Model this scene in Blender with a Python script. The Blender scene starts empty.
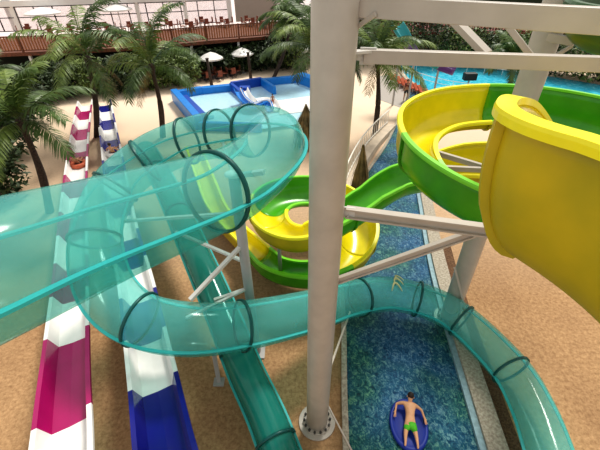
import bpy, bmesh, math, random
from mathutils import Vector, Matrix, Quaternion
random.seed(7)
C = bpy.context.scene.collection
PI = math.pi
# ------------------------------------------------------------------ camera
F = 370.0
TH = math.atan(F/500.0)
CAM = Vector((0, 0, 10.0))
fwd = Vector((0, math.cos(TH), -math.sin(TH)))
rt0 = Vector((1, 0, 0)); up0 = Vector((0, math.sin(TH), math.cos(TH)))
ph = math.atan(6/500.0)
rt = (rt0*math.cos(ph) - up0*math.sin(ph)).normalized()
up = (up0*math.cos(ph) + rt0*math.sin(ph)).normalized()
cam_d = bpy.data.cameras.new('camera'); cam = bpy.data.objects.new('camera', cam_d); C.objects.link(cam)
cam.matrix_world = Matrix(((rt.x, up.x, -fwd.x, CAM.x), (rt.y, up.y, -fwd.y, CAM.y), (rt.z, up.z, -fwd.z, CAM.z), (0, 0, 0, 1)))
cam_d.sensor_width = 36; cam_d.lens = 36*F/600.0; cam_d.clip_end = 400; cam_d.clip_start = .05
bpy.context.scene.camera = cam
def ray(px, py): return fwd + rt*((px-300)/F) + up*((225-py)/F)
def G(px, py, z=0.0):
    d = ray(px, py); return CAM + d*((z-CAM.z)/d.z)
def AY(px, py, Y):
    d = ray(px, py); return CAM + d*(Y/d.y)
# ------------------------------------------------------------------ materials
MATS = {}
def mat(name, col, rough=.5, metal=0, noise=0, scale=8, col2=None, bump=0, spec=.5, sss=0):
    if name in MATS: return MATS[name]
    m = bpy.data.materials.new(name); m.use_nodes = True; nt = m.node_tree; b = nt.nodes['Principled BSDF']
    b.inputs['Roughness'].default_value = rough; b.inputs['Metallic'].default_value = metal
    b.inputs['Specular IOR Level'].default_value = spec
    c1 = tuple(col)+(1,); b.inputs['Base Color'].default_value = c1
    n = nt.nodes.new('ShaderNodeTexNoise'); n.inputs['Scale'].default_value = scale; n.inputs['Detail'].default_value = 6
    tc = nt.nodes.new('ShaderNodeTexCoord'); nt.links.new(tc.outputs['Object'], n.inputs['Vector'])
    r = nt.nodes.new('ShaderNodeValToRGB'); r.color_ramp.elements[0].position = .32; r.color_ramp.elements[1].position = .68
    k = 1-(noise or .06)
    r.color_ramp.elements[0].color = (tuple(col2)+(1,)) if col2 else (col[0]*k, col[1]*k, col[2]*k, 1)
    r.color_ramp.elements[1].color = c1
    nt.links.new(n.outputs['Fac'], r.inputs['Fac']); nt.links.new(r.outputs['Color'], b.inputs['Base Color'])
    if bump:
        bp = nt.nodes.new('ShaderNodeBump'); bp.inputs['Strength'].default_value = bump; bp.inputs['Distance'].default_value = .05
        nt.links.new(n.outputs['Fac'], bp.inputs['Height']); nt.links.new(bp.outputs['Normal'], b.inputs['Normal'])
    MATS[name] = m; return m
def glassy(name, tint, body, fac, rough=.12):
    m = bpy.data.materials.new(name); m.use_nodes = True; nt = m.node_tree; nt.nodes.clear()
    out = nt.nodes.new('ShaderNodeOutputMaterial'); tr = nt.nodes.new('ShaderNodeBsdfTransparent'); tr.inputs[0].default_value = tint+(1,)
    pb = nt.nodes.new('ShaderNodeBsdfPrincipled'); pb.inputs['Base Color'].default_value = body+(1,); pb.inputs['Roughness'].default_value = rough
    nz = nt.nodes.new('ShaderNodeTexNoise'); nz.inputs['Scale'].default_value = 2.2; nz.inputs['Detail'].default_value = 4
    tc = nt.nodes.new('ShaderNodeTexCoord'); nt.links.new(tc.outputs['Object'], nz.inputs['Vector'])
    mr = nt.nodes.new('ShaderNodeMapRange'); mr.inputs['To Min'].default_value = fac-.07; mr.inputs['To Max'].default_value = fac+.07
    nt.links.new(nz.outputs['Fac'], mr.inputs['Value'])
    mx = nt.nodes.new('ShaderNodeMixShader'); nt.links.new(mr.outputs[0], mx.inputs[0])
    nt.links.new(tr.outputs[0], mx.inputs[1]); nt.links.new(pb.outputs[0], mx.inputs[2]); nt.links.new(mx.outputs[0], out.inputs[0])
    return m
M_steel = mat('painted_steel', (.52, .465, .40), .38, 0, .12, 3)
M_post = mat('painted_steel_post', (.40, .39, .38), .4, 0, .1, 3)
M_post2 = mat('thin_steel', (.66, .64, .60), .4, 0, .1, 3)
M_bolt = mat('bolt_dark', (.07, .065, .06), .5)
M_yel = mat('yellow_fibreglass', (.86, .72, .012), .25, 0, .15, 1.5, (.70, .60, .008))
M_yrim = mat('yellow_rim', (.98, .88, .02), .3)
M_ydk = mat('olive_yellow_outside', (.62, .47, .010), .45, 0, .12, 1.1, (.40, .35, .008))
M_grn = mat('green_fibreglass', (.085, .40, .012), .25, 0, .15, 1.5, (.05, .30, .01))
M_grim = mat('green_rim', (.22, .70, .04), .3)
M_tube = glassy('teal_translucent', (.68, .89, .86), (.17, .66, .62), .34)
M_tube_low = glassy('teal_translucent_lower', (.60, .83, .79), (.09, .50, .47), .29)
M_seam = glassy('teal_seam', (.5, .88, .87), (.06, .55, .55), .62, .4)
M_ring = glassy('teal_ring', (.25, .5, .5), (.012, .12, .11), .68, .3)
M_tube2 = glassy('dark_teal_tube', (.3, .62, .56), (.02, .24, .20), .62)
M_white = mat('white_gelcoat', (.85, .83, .80), .35, 0, .08, 2)
M_mag = mat('magenta_gelcoat', (.38, .006, .12), .22, 0, .1, 2)
M_navy = mat('navy_gelcoat', (.010, .012, .22), .2, 0, .1, 2)
M_wood = mat('red_brown_wood', (.22, .065, .025), .6, 0, .4, 6, (.09, .03, .015))
M_wood2 = mat('orange_wood', (.34, .12, .035), .6, 0, .3, 6)
M_trunk = mat('palm_bark', (.075, .05, .035), .9, 0, .5, 14, (.03, .02, .015), .5)
M_leaf = mat('palm_leaf', (.09, .155, .025), .5, 0, .6, 1.6, (.025, .055, .012))
M_leafb = mat('palm_leaf_bright', (.20, .27, .05), .5, 0, .5, 2, (.07, .12, .02))
M_tree = mat('jungle_leaf', (.05, .09, .022), .6, 0, .7, 1.2, (.008, .018, .006))
M_tree2 = mat('jungle_leaf_light', (.20, .27, .06), .6, 0, .6, 1.5, (.03, .06, .015))
M_dry = mat('dry_leaf', (.26, .18, .07), .8, 0, .6, 3, (.09, .07, .025))
M_blue = mat('pool_blue', (.008, .24, .72), .35, 0, .12, 2)
M_blued = mat('pool_deep_blue', (.008, .08, .45), .35, 0, .12, 2)
M_lblue = mat('pool_pale_blue', (.52, .78, .90), .2, 0, .12, 4)
M_curb = mat('stone_kerb', (.50, .45, .36), .9, 0, .5, 14, (.27, .23, .18), .6)
M_ledge = mat('blue_grey_ledge', (.30, .45, .50), .7, 0, .3, 9, None, .3)
M_mulch = mat('brown_mulch', (.20, .11, .055), .95, 0, .6, 22, (.08, .04, .02), .9)
M_pave = mat('pale_paving', (.62, .52, .40), .8, 0, .2, 2)
M_skin = mat('skin', (.70, .37, .20), .5, 0, .12, 12)
M_skin2 = mat('skin_tan', (.45, .22, .12), .5)
M_hair = mat('dark_hair', (.03, .012, .008), .6, 0, .4, 40)
M_gshort = mat('green_shorts', (.09, .50, .02), .7, 0, .25, 20)
M_float = mat('blue_float', (.006, .03, .30), .5, 0, .15, 3)
M_orange = mat('orange_cloth', (.55, .13, .06), .7)
M_dark = mat('dark_box', (.02, .02, .02), .5)
M_dred = mat('dark_red', (.16, .02, .02), .6)
M_wall = mat('white_wall', (.82, .79, .76), .8, 0, .05, 1)
M_beige = mat('beige_wall', (.42, .36, .31), .8, 0, .05, 1)
M_mull = mat('dark_mullion', (.05, .045, .05), .5)
M_rail = mat('pale_rail', (.85, .80, .70), .5)
M_purple = mat('purple_shell', (.13, .05, .22), .3); M_teal = mat('teal_shell', (.02, .30, .32), .3)
# window glass of the restaurant
M_glass = glassy('window_glass', (.95, .93, .94), (.8, .8, .82), .18, .05)
# sand: fine speckle
def sand():
    m = bpy.data.materials.new('sand'); m.use_nodes = True; nt = m.node_tree; b = nt.nodes['Principled BSDF']
    b.inputs['Roughness'].default_value = .95; b.inputs['Specular IOR Level'].default_value = .15
    tc = nt.nodes.new('ShaderNodeTexCoord')
    n1 = nt.nodes.new('ShaderNodeTexNoise'); n1.inputs['Scale'].default_value = 9; n1.inputs['Detail'].default_value = 8; n1.inputs['Roughness'].default_value = .75
    n2 = nt.nodes.new('ShaderNodeTexNoise'); n2.inputs['Scale'].default_value = .35; n2.inputs['Detail'].default_value = 3
    for n in (n1, n2): nt.links.new(tc.outputs['Object'], n.inputs['Vector'])
    r1 = nt.nodes.new('ShaderNodeValToRGB'); e = r1.color_ramp.elements
    e[0].position = .33; e[0].color = (.26, .155, .08, 1); e[1].position = .64; e[1].color = (.51, .33, .18, 1)
    r2 = nt.nodes.new('ShaderNodeValToRGB'); e = r2.color_ramp.elements
    e[0].position = .35; e[0].color = (.86, .82, .80, 1); e[1].position = .65; e[1].color = (1.1, 1.08, 1.05, 1)
    mx = nt.nodes.new('ShaderNodeMix'); mx.data_type = 'RGBA'; mx.blend_type = 'MULTIPLY'; mx.inputs[0].default_value = 1
    nt.links.new(n1.outputs['Fac'], r1.inputs['Fac']); nt.links.new(n2.outputs['Fac'], r2.inputs['Fac'])
    nt.links.new(r1.outputs[0], mx.inputs[6]); nt.links.new(r2.outputs[0], mx.inputs[7])
    # paler sand colour farther out, blended in along Y
    sp = nt.nodes.new('ShaderNodeSeparateXYZ'); nt.links.new(tc.outputs['Object'], sp.inputs[0])
    mr = nt.nodes.new('ShaderNodeMapRange'); mr.inputs['From Min'].default_value = 9; mr.inputs['From Max'].default_value = 30
    nt.links.new(sp.outputs['Y'], mr.inputs['Value'])
    m2 = nt.nodes.new('ShaderNodeMix'); m2.data_type = 'RGBA'; nt.links.new(mr.outputs[0], m2.inputs[0])
    nt.links.new(mx.outputs[2], m2.inputs[6]); m2.inputs[7].default_value = (.84, .68, .52, 1)
    nt.links.new(m2.outputs[2], b.inputs['Base Color'])
    bp = nt.nodes.new('ShaderNodeBump'); bp.inputs['Strength'].default_value = .5; bp.inputs['Distance'].default_value = .03
    nt.links.new(n1.outputs['Fac'], bp.inputs['Height']); nt.links.new(bp.outputs['Normal'], b.inputs['Normal'])
    return m
def water(name, cols, scale, rough=.08, bump=.5):
    m = bpy.data.materials.new(name); m.use_nodes = True; nt = m.node_tree; b = nt.nodes['Principled BSDF']
    b.inputs['Roughness'].default_value = rough; b.inputs['Specular IOR Level'].default_value = .3
    tc = nt.nodes.new('ShaderNodeTexCoord'); mp = nt.nodes.new('ShaderNodeMapping'); mp.inputs['Scale'].default_value = (1, .8, 1); mp.inputs['Rotation'].default_value = (0, 0, .5)
    nt.links.new(tc.outputs['Object'], mp.inputs[0])
    n = nt.nodes.new('ShaderNodeTexNoise'); n.inputs['Scale'].default_value = scale; n.inputs['Detail'].default_value = 7; n.inputs['Roughness'].default_value = .7; n.inputs['Distortion'].default_value = 1.2
    n2 = nt.nodes.new('ShaderNodeTexNoise'); n2.inputs['Scale'].default_value = .45; n2.inputs['Detail'].default_value = 3
    nt.links.new(mp.outputs[0], n.inputs['Vector']); nt.links.new(tc.outputs['Object'], n2.inputs['Vector'])
    r = nt.nodes.new('ShaderNodeValToRGB'); e = r.color_ramp.elements
    e[0].position = .35; e[0].color = cols[0]+(1,); e[1].position = .66; e[1].color = cols[2]+(1,)
    x = e.new(.5); x.color = cols[1]+(1,)
    nt.links.new(n.outputs['Fac'], r.inputs['Fac'])
    r2 = nt.nodes.new('ShaderNodeValToRGB'); e = r2.color_ramp.elements
    e[0].position = .42; e[0].color = cols[3]+(1,); e[1].position = .6; e[1].color = (1, 1, 1, 1)
    nt.links.new(n2.outputs['Fac'], r2.inputs['Fac'])
    mx = nt.nodes.new('ShaderNodeMix'); mx.data_type = 'RGBA'; mx.blend_type = 'MULTIPLY'; mx.inputs[0].default_value = 1
    nt.links.new(r.outputs[0], mx.inputs[6]); nt.links.new(r2.outputs[0], mx.inputs[7]); nt.links.new(mx.outputs[2], b.inputs['Base Color'])
    bp = nt.nodes.new('ShaderNodeBump'); bp.inputs['Strength'].default_value = bump; bp.inputs['Distance'].default_value = .06
    nt.links.new(n.outputs['Fac'], bp.inputs['Height']); nt.links.new(bp.outputs['Normal'], b.inputs['Normal'])
    return m
M_sand = sand()
M_river = water('river_water', ((.006, .035, .10), (.015, .11, .24), (.20, .36, .44), (.75, 1.0, .5)), 9, .22, 1.0)
M_poolw = water('turquoise_water', ((.03, .42, .60), (.06, .55, .72), (.25, .75, .85), (.9, .95, 1)), 2.5, .1, .3)
# ------------------------------------------------------------------ helpers
def mesh_obj(name, bm, m, parent=None, smooth=False, mods=None):
    me = bpy.data.meshes.new(name); bm.to_mesh(me); bm.free(); o = bpy.data.objects.new(name, me); C.objects.link(o)
    for x in (m if isinstance(m, (list, tuple)) else [m]): me.materials.append(x)
    if smooth:
        for p in me.polygons: p.use_smooth = True
    if parent is not None:
        o.parent = parent; o.matrix_parent_inverse = Matrix.Translation(-parent.location)
    return o
def tag(o, label=None, cat=None, group=None, kind=None):
    if label: o['label'] = label
    if cat: o['category'] = cat
    if group: o['group'] = group
    if kind: o['kind'] = kind
    return o
def thing(name, label, cat, loc=(0, 0, 0), group=None):
    o = bpy.data.objects.new(name, None); C.objects.link(o); o.location = loc; o.empty_display_size = .2
    return tag(o, label, cat, group)
def bm_box(bm, c, s, rot=None):
    g = bmesh.ops.create_cube(bm, size=1)['verts']
    for v in g:
        p = Vector((v.co.x*s[0], v.co.y*s[1], v.co.z*s[2]))
        if rot is not None: p = rot @ p
        v.co = p + Vector(c)
    return g
def frame(d, upv=Vector((0, 0, 1))):
    d = d.normalized()
    if abs(d.dot(upv)) > .999: upv = Vector((0, 1, 0))
    s = d.cross(upv).normalized(); u = s.cross(d).normalized()
    return Matrix(((s.x, d.x, u.x), (s.y, d.y, u.y), (s.z, d.z, u.z)))
def bm_bar(bm, a, b, w, h=None):
    a = Vector(a); b = Vector(b); h = h or w; R = frame(b-a)
    return bm_box(bm, (a+b)/2, (w, (b-a).length, h), R)
def bm_ibar(bm, a, b, w, h, t=.03):
    """I-section beam"""
    a = Vector(a); b = Vector(b); R = frame(b-a); u = R @ Vector((0, 0, 1))
    L = (b-a).length
    bm_box(bm, (a+b)/2, (t, L, h), R)
    bm_box(bm, (a+b)/2+u*(h/2), (w, L, t), R); bm_box(bm, (a+b)/2-u*(h/2), (w, L, t), R)
def bm_cyl(bm, a, b, r1, r2=None, n=16, cap=True):
    a = Vector(a); b = Vector(b); r2 = r1 if r2 is None else r2; R = frame(b-a)
    ra = []; rb = []
    for i in range(n):
        t = 2*PI*i/n; d = R @ Vector((math.cos(t), 0, math.sin(t)))
        ra.append(bm.verts.new(a+d*r1)); rb.append(bm.verts.new(b+d*r2))
    for i in range(n):
        j = (i+1) % n; bm.faces.new((ra[i], ra[j], rb[j], rb[i]))
    if cap: bm.faces.new(ra[::-1]); bm.faces.new(rb)
def bm_tube(bm, pts, rad, n=8):
    pts = [Vector(p) for p in pts]; rings = []
    for i, p in enumerate(pts):
        d = (pts[min(i+1, len(pts)-1)]-pts[max(i-1, 0)]); R = frame(d); r = rad(i/(len(pts)-1)) if callable(rad) else rad
        rings.append([bm.verts.new(p+R @ Vector((math.cos(2*PI*k/n)*r, 0, math.sin(2*PI*k/n)*r))) for k in range(n)])
    for A, B in zip(rings, rings[1:]):
        for k in range(n): bm.faces.new((A[k], A[(k+1) % n], B[(k+1) % n], B[k]))
    bm.faces.new(rings[0][::-1]); bm.faces.new(rings[-1])
def bm_ball(bm, c, s, rot=None, seg=16):
    g = bmesh.ops.create_uvsphere(bm, u_segments=seg, v_segments=max(6, seg*2//3), radius=1)['verts']
    for v in g:
        p = Vector((v.co.x*s[0], v.co.y*s[1], v.co.z*s[2]))
        if rot is not None: p = rot @ p
        v.co = p+Vector(c)
def bevel(o, w=.01, seg=2):
    md = o.modifiers.new('bevel', 'BEVEL'); md.width = w; md.segments = seg; md.limit_method = 'ANGLE'; return o
def catmull(pts, n=12):
    pts = [Vector(p) for p in pts]; P = [pts[0]*2-pts[1]]+pts+[pts[-1]*2-pts[-2]]; out = []
    for i in range(1, len(P)-2):
        a, b, c, d = P[i-1:i+3]
        for k in range(n):
            t = k/n; out.append(.5*((2*b)+(c-a)*t+(2*a-5*b+4*c-d)*t*t+(3*b-a-3*c+d)*t**3))
    out.append(pts[-1]); return out
def arclen(path, step):
    L = [0]
    for a, b in zip(path, path[1:]): L.append(L[-1]+(b-a).length)
    n = max(2, int(L[-1]/step)); out = []; j = 0
    for i in range(n+1):
        s = L[-1]*i/n
        while j < len(L)-2 and L[j+1] < s: j += 1
        t = (s-L[j])/max(1e-9, L[j+1]-L[j]); out.append(path[j].lerp(path[j+1], min(1, max(0, t))))
    return out
def proj(p):
    d = Vector(p)-CAM; z = d.dot(fwd); return (300+F*d.dot(rt)/z, 225-F*d.dot(up)/z, z)
def side(path, i):
    d = path[min(i+1, len(path)-1)]-path[max(i-1, 0)]; s = d.cross(Vector((0, 0, 1))).normalized(); return d.normalized(), s, s.cross(d.normalized()).normalized()
def poly_slab(name, pts, z0, z1, m, kind='structure', label=None, cat=None):
    bm = bmesh.new(); lo = [bm.verts.new((p.x, p.y, z0)) for p in pts]; hi = [bm.verts.new((p.x, p.y, z1)) for p in pts]
    f = bm.faces.new(hi); bm.faces.new(lo[::-1])
    for i in range(len(pts)):
        j = (i+1) % len(pts); bm.faces.new((lo[i], lo[j], hi[j], hi[i]))
    bmesh.ops.recalc_face_normals(bm, faces=bm.faces)
    bmesh.ops.triangulate(bm, faces=bm.faces)
    o = mesh_obj(name, bm, m); tag(o, label, cat, None, kind); return o
def strip(name, path, wl, wr, z0, z1, m, kind='structure', label=None, cat=None):
    """a low wall following a ground path, from offset -wl (left) to +wr (right)"""
    bm = bmesh.new(); rows = []
    for i, p in enumerate(path):
        d, s, u = side(path, i)
        rows.append([bm.verts.new((q.x, q.y, z)) for q, z in ((p-s*wl, z0), (p-s*wl, z1), (p+s*wr, z1), (p+s*wr, z0))])
    for A, B in zip(rows, rows[1:]):
        for k in range(4): bm.faces.new((A[k], A[(k+1) % 4], B[(k+1) % 4], B[k]))
    bm.faces.new(rows[0][::-1]); bm.faces.new(rows[-1]); bmesh.ops.recalc_face_normals(bm, faces=bm.faces)
    o = mesh_obj(name, bm, m); tag(o, label, cat, None, kind); return o
# ------------------------------------------------------------------ light and world
w = bpy.data.worlds.new('world'); bpy.context.scene.world = w; w.use_nodes = True
bg = w.node_tree.nodes['Background']; bg.inputs[0].default_value = (1.0, .98, .95, 1); bg.inputs[1].default_value = .72
sd = bpy.data.lights.new('roof_light', 'SUN'); sd.energy = 3.1; sd.angle = math.radians(12); sd.color = (1, .96, .88)
so = bpy.data.objects.new('roof_light', sd); C.objects.link(so); so.rotation_euler = (math.radians(-28), math.radians(18), 0)
sc = bpy.context.scene
sc.view_settings.view_transform = 'Standard'; sc.view_settings.exposure = -.05
for lk in ('Medium High Contrast', 'High Contrast'):
    try: sc.view_settings.look = lk; break
    except Exception: pass
print('LOOK', sc.view_settings.look)
sc.cycles.transparent_max_bounces = 32
# ------------------------------------------------------------------ ground, river, pools
bm = bmesh.new(); bm_box(bm, (0, 40, -.25), (150, 110, .5)); o = mesh_obj('floor', bm, M_sand); tag(o, kind='structure')
left_w = catmull([G(349, 470), G(349, 450), G(347, 390), G(346, 330), G(343, 280), G(341, 240), G(346, 212), G(357, 190), G(372, 168), G(389, 142), G(402, 112), G(408, 92)], 8)
right_w = catmull([G(484, 470), G(478, 450), G(461, 390), G(444, 330), G(431, 280), G(424, 245), G(419, 212), G(416, 190), G(417, 168), G(421, 142), G(429, 112), G(436, 96)], 8)
poly_slab('river_water', left_w+right_w[::-1], .005, .04, M_river, 'stuff', 'dark blue rippling water of the lazy river between kerbs', 'water')
strip('trim_1', left_w, .16, 0, 0, .12, M_curb)
strip('trim_2', right_w, 0, .17, 0, .14, M_ledge)
rk = [p+Vector((.17, 0, 0)) for p in right_w]
strip('trim_3', rk, 0, .5, 0, .22, M_curb)
strip('trim_4', [p+Vector((.5, 0, 0)) for p in rk[:42]], 0, .42, 0, .03, M_mulch)
pp = [G(398, 66), G(440, 66), G(500, 70), G(550, 77), G(640, 92), G(640, 128), G(540, 118), G(470, 108), G(430, 96), G(408, 80)]
poly_slab('swimming_pool_water', pp, .01, .06, M_poolw, 'stuff', 'bright turquoise swimming pool water beyond the yellow flume', 'water')
strip('trim_5', catmull(pp[-2:]+pp[:1], 6), .35, 0, 0, .2, M_pave)
# ------------------------------------------------------------------ column with flange (main pole)
def column(name, label, base, r, h, bolts=14, top_lean=(0, 0)):
    t = thing(name, label, 'column', base)
    bm = bmesh.new(); bm_cyl(bm, base+Vector((0, 0, .04)), base+Vector((top_lean[0], top_lean[1], h)), r, n=48)
    mesh_obj('shaft', bm, M_steel, t, True)
    for p in t.children: bevel(p, .01)
    bm = bmesh.new(); bm_cyl(bm, base, base+Vector((0, 0, .05)), r*1.75, n=48); bm_cyl(bm, base+Vector((0, 0, .05)), base+Vector((0, 0, .1)), r*1.32, n=48)
    bf = bevel(mesh_obj('base_flange', bm, M_steel, t), .01)
    for i in range(bolts):
        a = 2*PI*i/bolts; q = base+Vector((math.cos(a)*r*1.22, math.sin(a)*r*1.22, 0))
        bm = bmesh.new(); bm_cyl(bm, q+Vector((0, 0, .1)), q+Vector((0, 0, .17)), .032, n=6); bm_cyl(bm, q+Vector((0, 0, .17)), q+Vector((0, 0, .2)), .016, n=8)
        mesh_obj('bolt', bm, M_bolt, bf)
    return t
PB = G(317, 422); COLR = .275
pole = column('steel_column', 'thick pale grey steel column rising through the middle foreground', PB, COLR, 11.5, 14, (.045, 0))
AB = G(448, 318)
col2 = column('steel_column', 'grey steel column inside the yellow and green spiral flume', AB, .27, 10.8)
# ------------------------------------------------------------------ beams
def beam(label, a, b, w, h, I=False, ends=True, name='steel_beam'):
    t = thing(name, label, 'beam', a)
    bm = bmesh.new()
    if I: bm_ibar(bm, a, b, w, h)
    else: bm_bar(bm, a, b, w, h)
    bevel(mesh_obj('web' if I else 'bar', bm, M_steel, t), .006)
    if ends:
        d = (Vector(b)-Vector(a)).normalized()
        bm = bmesh.new(); bm_bar(bm, Vector(a)-d*.05, Vector(a)+d*.14, w*.25, h*1.25)
        R = frame(d)
        for k in (-1, 1): bm_cyl(bm, Vector(a)+d*.04+R @ Vector((-w*.35, 0, k*h*.3)), Vector(a)+d*.04+R @ Vector((w*.35, 0, k*h*.3)), .015, n=8)
        mesh_obj('end_plate', bm, M_post2, t)
    return t
def ext(a, b, k): return Vector(b)+(Vector(b)-Vector(a))*k
def col_at(px, py, base):      # point on a vertical column at picture height py
    best = None
    d = ray(px, py); t = base.y/d.y; return Vector((base.x, base.y, (CAM+d*t).z))
z1 = col_at(361, 6, PB).z
a1 = Vector((PB.x+COLR*.9, PB.y, z1)); b1 = G(600, 21, z1); beam('heavy pale steel beam along the top edge of the view', a1, ext(a1, b1, .5), .14, .2)
z2 = col_at(366, 57, PB).z
a2 = G(364, 56, z2); b2 = G(600, 64, z2); beam('second pale steel beam below the top one, crossing before the trees', a2, ext(a2, b2, .5), .12, .155)
bm = bmesh.new(); bm_bar(bm, Vector((PB.x+COLR*.7, PB.y-.05, z2+.06)), a2+Vector((.12, 0, .06)), .12, .03); bm_bar(bm, Vector((PB.x+COLR*.7, PB.y, z2+.02)), a2+Vector((.02, 0, 0)), .03, .1)
tag(mesh_obj('column_bracket', bm, M_post2), 'small pale bracket joining the middle column to the second beam', 'bracket')
z3 = col_at(343, 212, PB).z
a3 = G(346, 212, z3); b3 = G(505, 233, z3); beam('white-topped steel beam below the green chute, running right from the column', a3, ext(a3, b3, .12), .13, .15, True)
a4 = col_at(343, 281, PB)+Vector((COLR*.9, 0, 0)); b4 = G(474, 233, z3-.12)
beam('slanting steel brace from the column up to the white-topped beam', a4, b4, .09, .1, True, name='steel_brace')
za = G(455, 22, 9.4); beam('broad slanting brace between the two upper beams', G(448, 14, z1-.14), G(487, 54, z2+.03), .16, .07, False, False, 'steel_brace')
beam('thin slanting brace right of the broad brace between the upper beams', G(500, 16, z1-.14), G(531, 56, z2), .03, .07, False, False, 'steel_brace')
beam('short white strut in the corner of column and top beam', col_at(360, 30, PB)+Vector((COLR*.9, 0, 0)), G(376, 14, z1-.05), .03, .05, False, False, 'steel_brace')
# low braces at the foot of the column
pbz = col_at(326, 402, PB).z
bp0 = Vector((PB.x+COLR*.95, PB.y-.12, pbz))
t = beam('thin steel rod bolted low on the middle column, slanting down to the kerb', bp0, G(362, 470, .02), .035, .05, False, True, 'steel_brace')
beam('thin strut rising from the middle column to the teal tube above the kerb', Vector((PB.x+COLR*.9, PB.y, col_at(330, 368, PB).z)), G(350, 312, 1.2), .05, .06, False, False, 'steel_brace')
# braces round the far column
cz = col_at(470, 245, AB)
beam('thin brace crossing the spiral column below the beam', Vector((AB.x-.5, AB.y-.3, 2.6)), Vector((AB.x+.25, AB.y-.35, .8)), .05, .06, False, False, 'steel_brace')
beam('thin brace fixed to the foot of the spiral column', Vector((AB.x-.05, AB.y-.5, 1.3)), Vector((AB.x+.1, AB.y-.5, 0)), .09, .06, False, False, 'steel_brace')
beam('horizontal pale stub carrying the dark green flume at upper right', AY(548, 37, AB.y-1), AY(575, 42, AB.y-1.3), .1, .13, False, False, 'steel_brace')
beam('thin angled strut under the dark green flume stub', AY(545, 62, AB.y-1), AY(572, 46, AB.y-1), .05, .06, False, False, 'steel_brace')
beam('pale steel arm seen through the hole of the upper flume', AY(437, 153, AB.y+.6), AY(500, 172, AB.y-.1), .1, .13, False, False, 'steel_brace')
# ------------------------------------------------------------------ teal tubes
def tube(name, label, cpts, R_, rings, mats, ringm, seam_w=.06, ring_w=.045):
    path = arclen(catmull(cpts, 14), .12)
    t = thing(name, label, 'water slide', path[len(path)//2].copy()*1)
    N = 16; nP = len(path)
    RR = lambda i: R_ if R_ < .5 else R_-.1*min(1, max(0, (i/nP-.55)/.3))
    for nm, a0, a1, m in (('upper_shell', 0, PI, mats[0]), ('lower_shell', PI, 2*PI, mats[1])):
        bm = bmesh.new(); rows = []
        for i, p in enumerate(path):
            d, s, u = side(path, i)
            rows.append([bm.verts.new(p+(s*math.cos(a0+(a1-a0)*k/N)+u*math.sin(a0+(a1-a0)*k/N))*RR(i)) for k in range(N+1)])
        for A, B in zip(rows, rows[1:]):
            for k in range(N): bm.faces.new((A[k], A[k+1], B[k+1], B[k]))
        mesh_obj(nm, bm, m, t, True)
    for sg in (-1, 1):
        bm = bmesh.new(); rows = []
        for i, p in enumerate(path):
            d, s, u = side(path, i); s = s*sg; R = RR(i)
            rows.append([bm.verts.new(p+s*a+u*b) for a, b in ((R-.005, -.018), (R-.005, .018), (R+seam_w, .018), (R+seam_w, -.018))])
        for A, B in zip(rows, rows[1:]):
            for k in range(4): bm.faces.new((A[k], A[(k+1) % 4], B[(k+1) % 4], B[k]))
        mesh_obj('seam_flange', bm, M_seam, t)
    for (px, py, zz) in rings:
        q = G(px, py, zz); i = min(range(len(path)), key=lambda k: (path[k]-q).length)
        d, s, u = side(path, i); p = path[i]; bm = bmesh.new(); rr = []; R = RR(i)
        for k in range(40):
            a = 2*PI*k/40; e = s*math.cos(a)+u*math.sin(a)
            rr.append([bm.verts.new(p+e*r_+d*x) for r_, x in ((R-.004, -.03), (R+ring_w, -.03), (R+ring_w, .03), (R-.004, .03))])
        for k in range(40):
            A = rr[k]; B = rr[(k+1) % 40]
            for j in range(4): bm.faces.new((A[j], A[(j+1) % 4], B[(j+1) % 4], B[j]))
        mesh_obj('joint_ring', bm, ringm, t, True)
    return t, path
T1P = [(-130, 315, 7.95), (-60, 290, 7.85), (0, 268, 7.75), (110, 229, 7.42), (217, 192, 7.0), (250, 173, 6.85), (273, 151, 6.8), (274, 136, 6.6), (254, 131, 6.4), (222, 134, 6.1), (185, 142, 5.75), (150, 158, 5.4),
       (118, 184, 4.9), (99, 220, 4.35), (96, 256, 3.85), (109, 293, 3.45), (140, 319, 3.25), (190, 329, 3.05), (245, 325, 2.65), (307, 312, 2.1), (350, 299, 1.6), (390, 294, 1.2), (430, 303, 1.0), (463, 322, .85), (509, 368, .78), (533, 409, .75), (549, 452, .75), (563, 500, .75)]
T1R = [(217, 192, 7.0), (252, 131, 6.35), (222, 134, 6.1), (187, 142, 5.75), (146, 160, 5.3), (115, 188, 4.85), (96, 240, 4.0), (142, 320, 3.25), (243, 325, 2.65), (362, 297, 1.5), (418, 299, 1.05), (463, 322, .85), (510, 369, .78)]
T1, T1path = tube('water_slide_tube', 'large translucent teal tube slide looping across the foreground', [G(*p) for p in T1P], .62, T1R, (M_tube, M_tube_low), M_ring)
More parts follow.
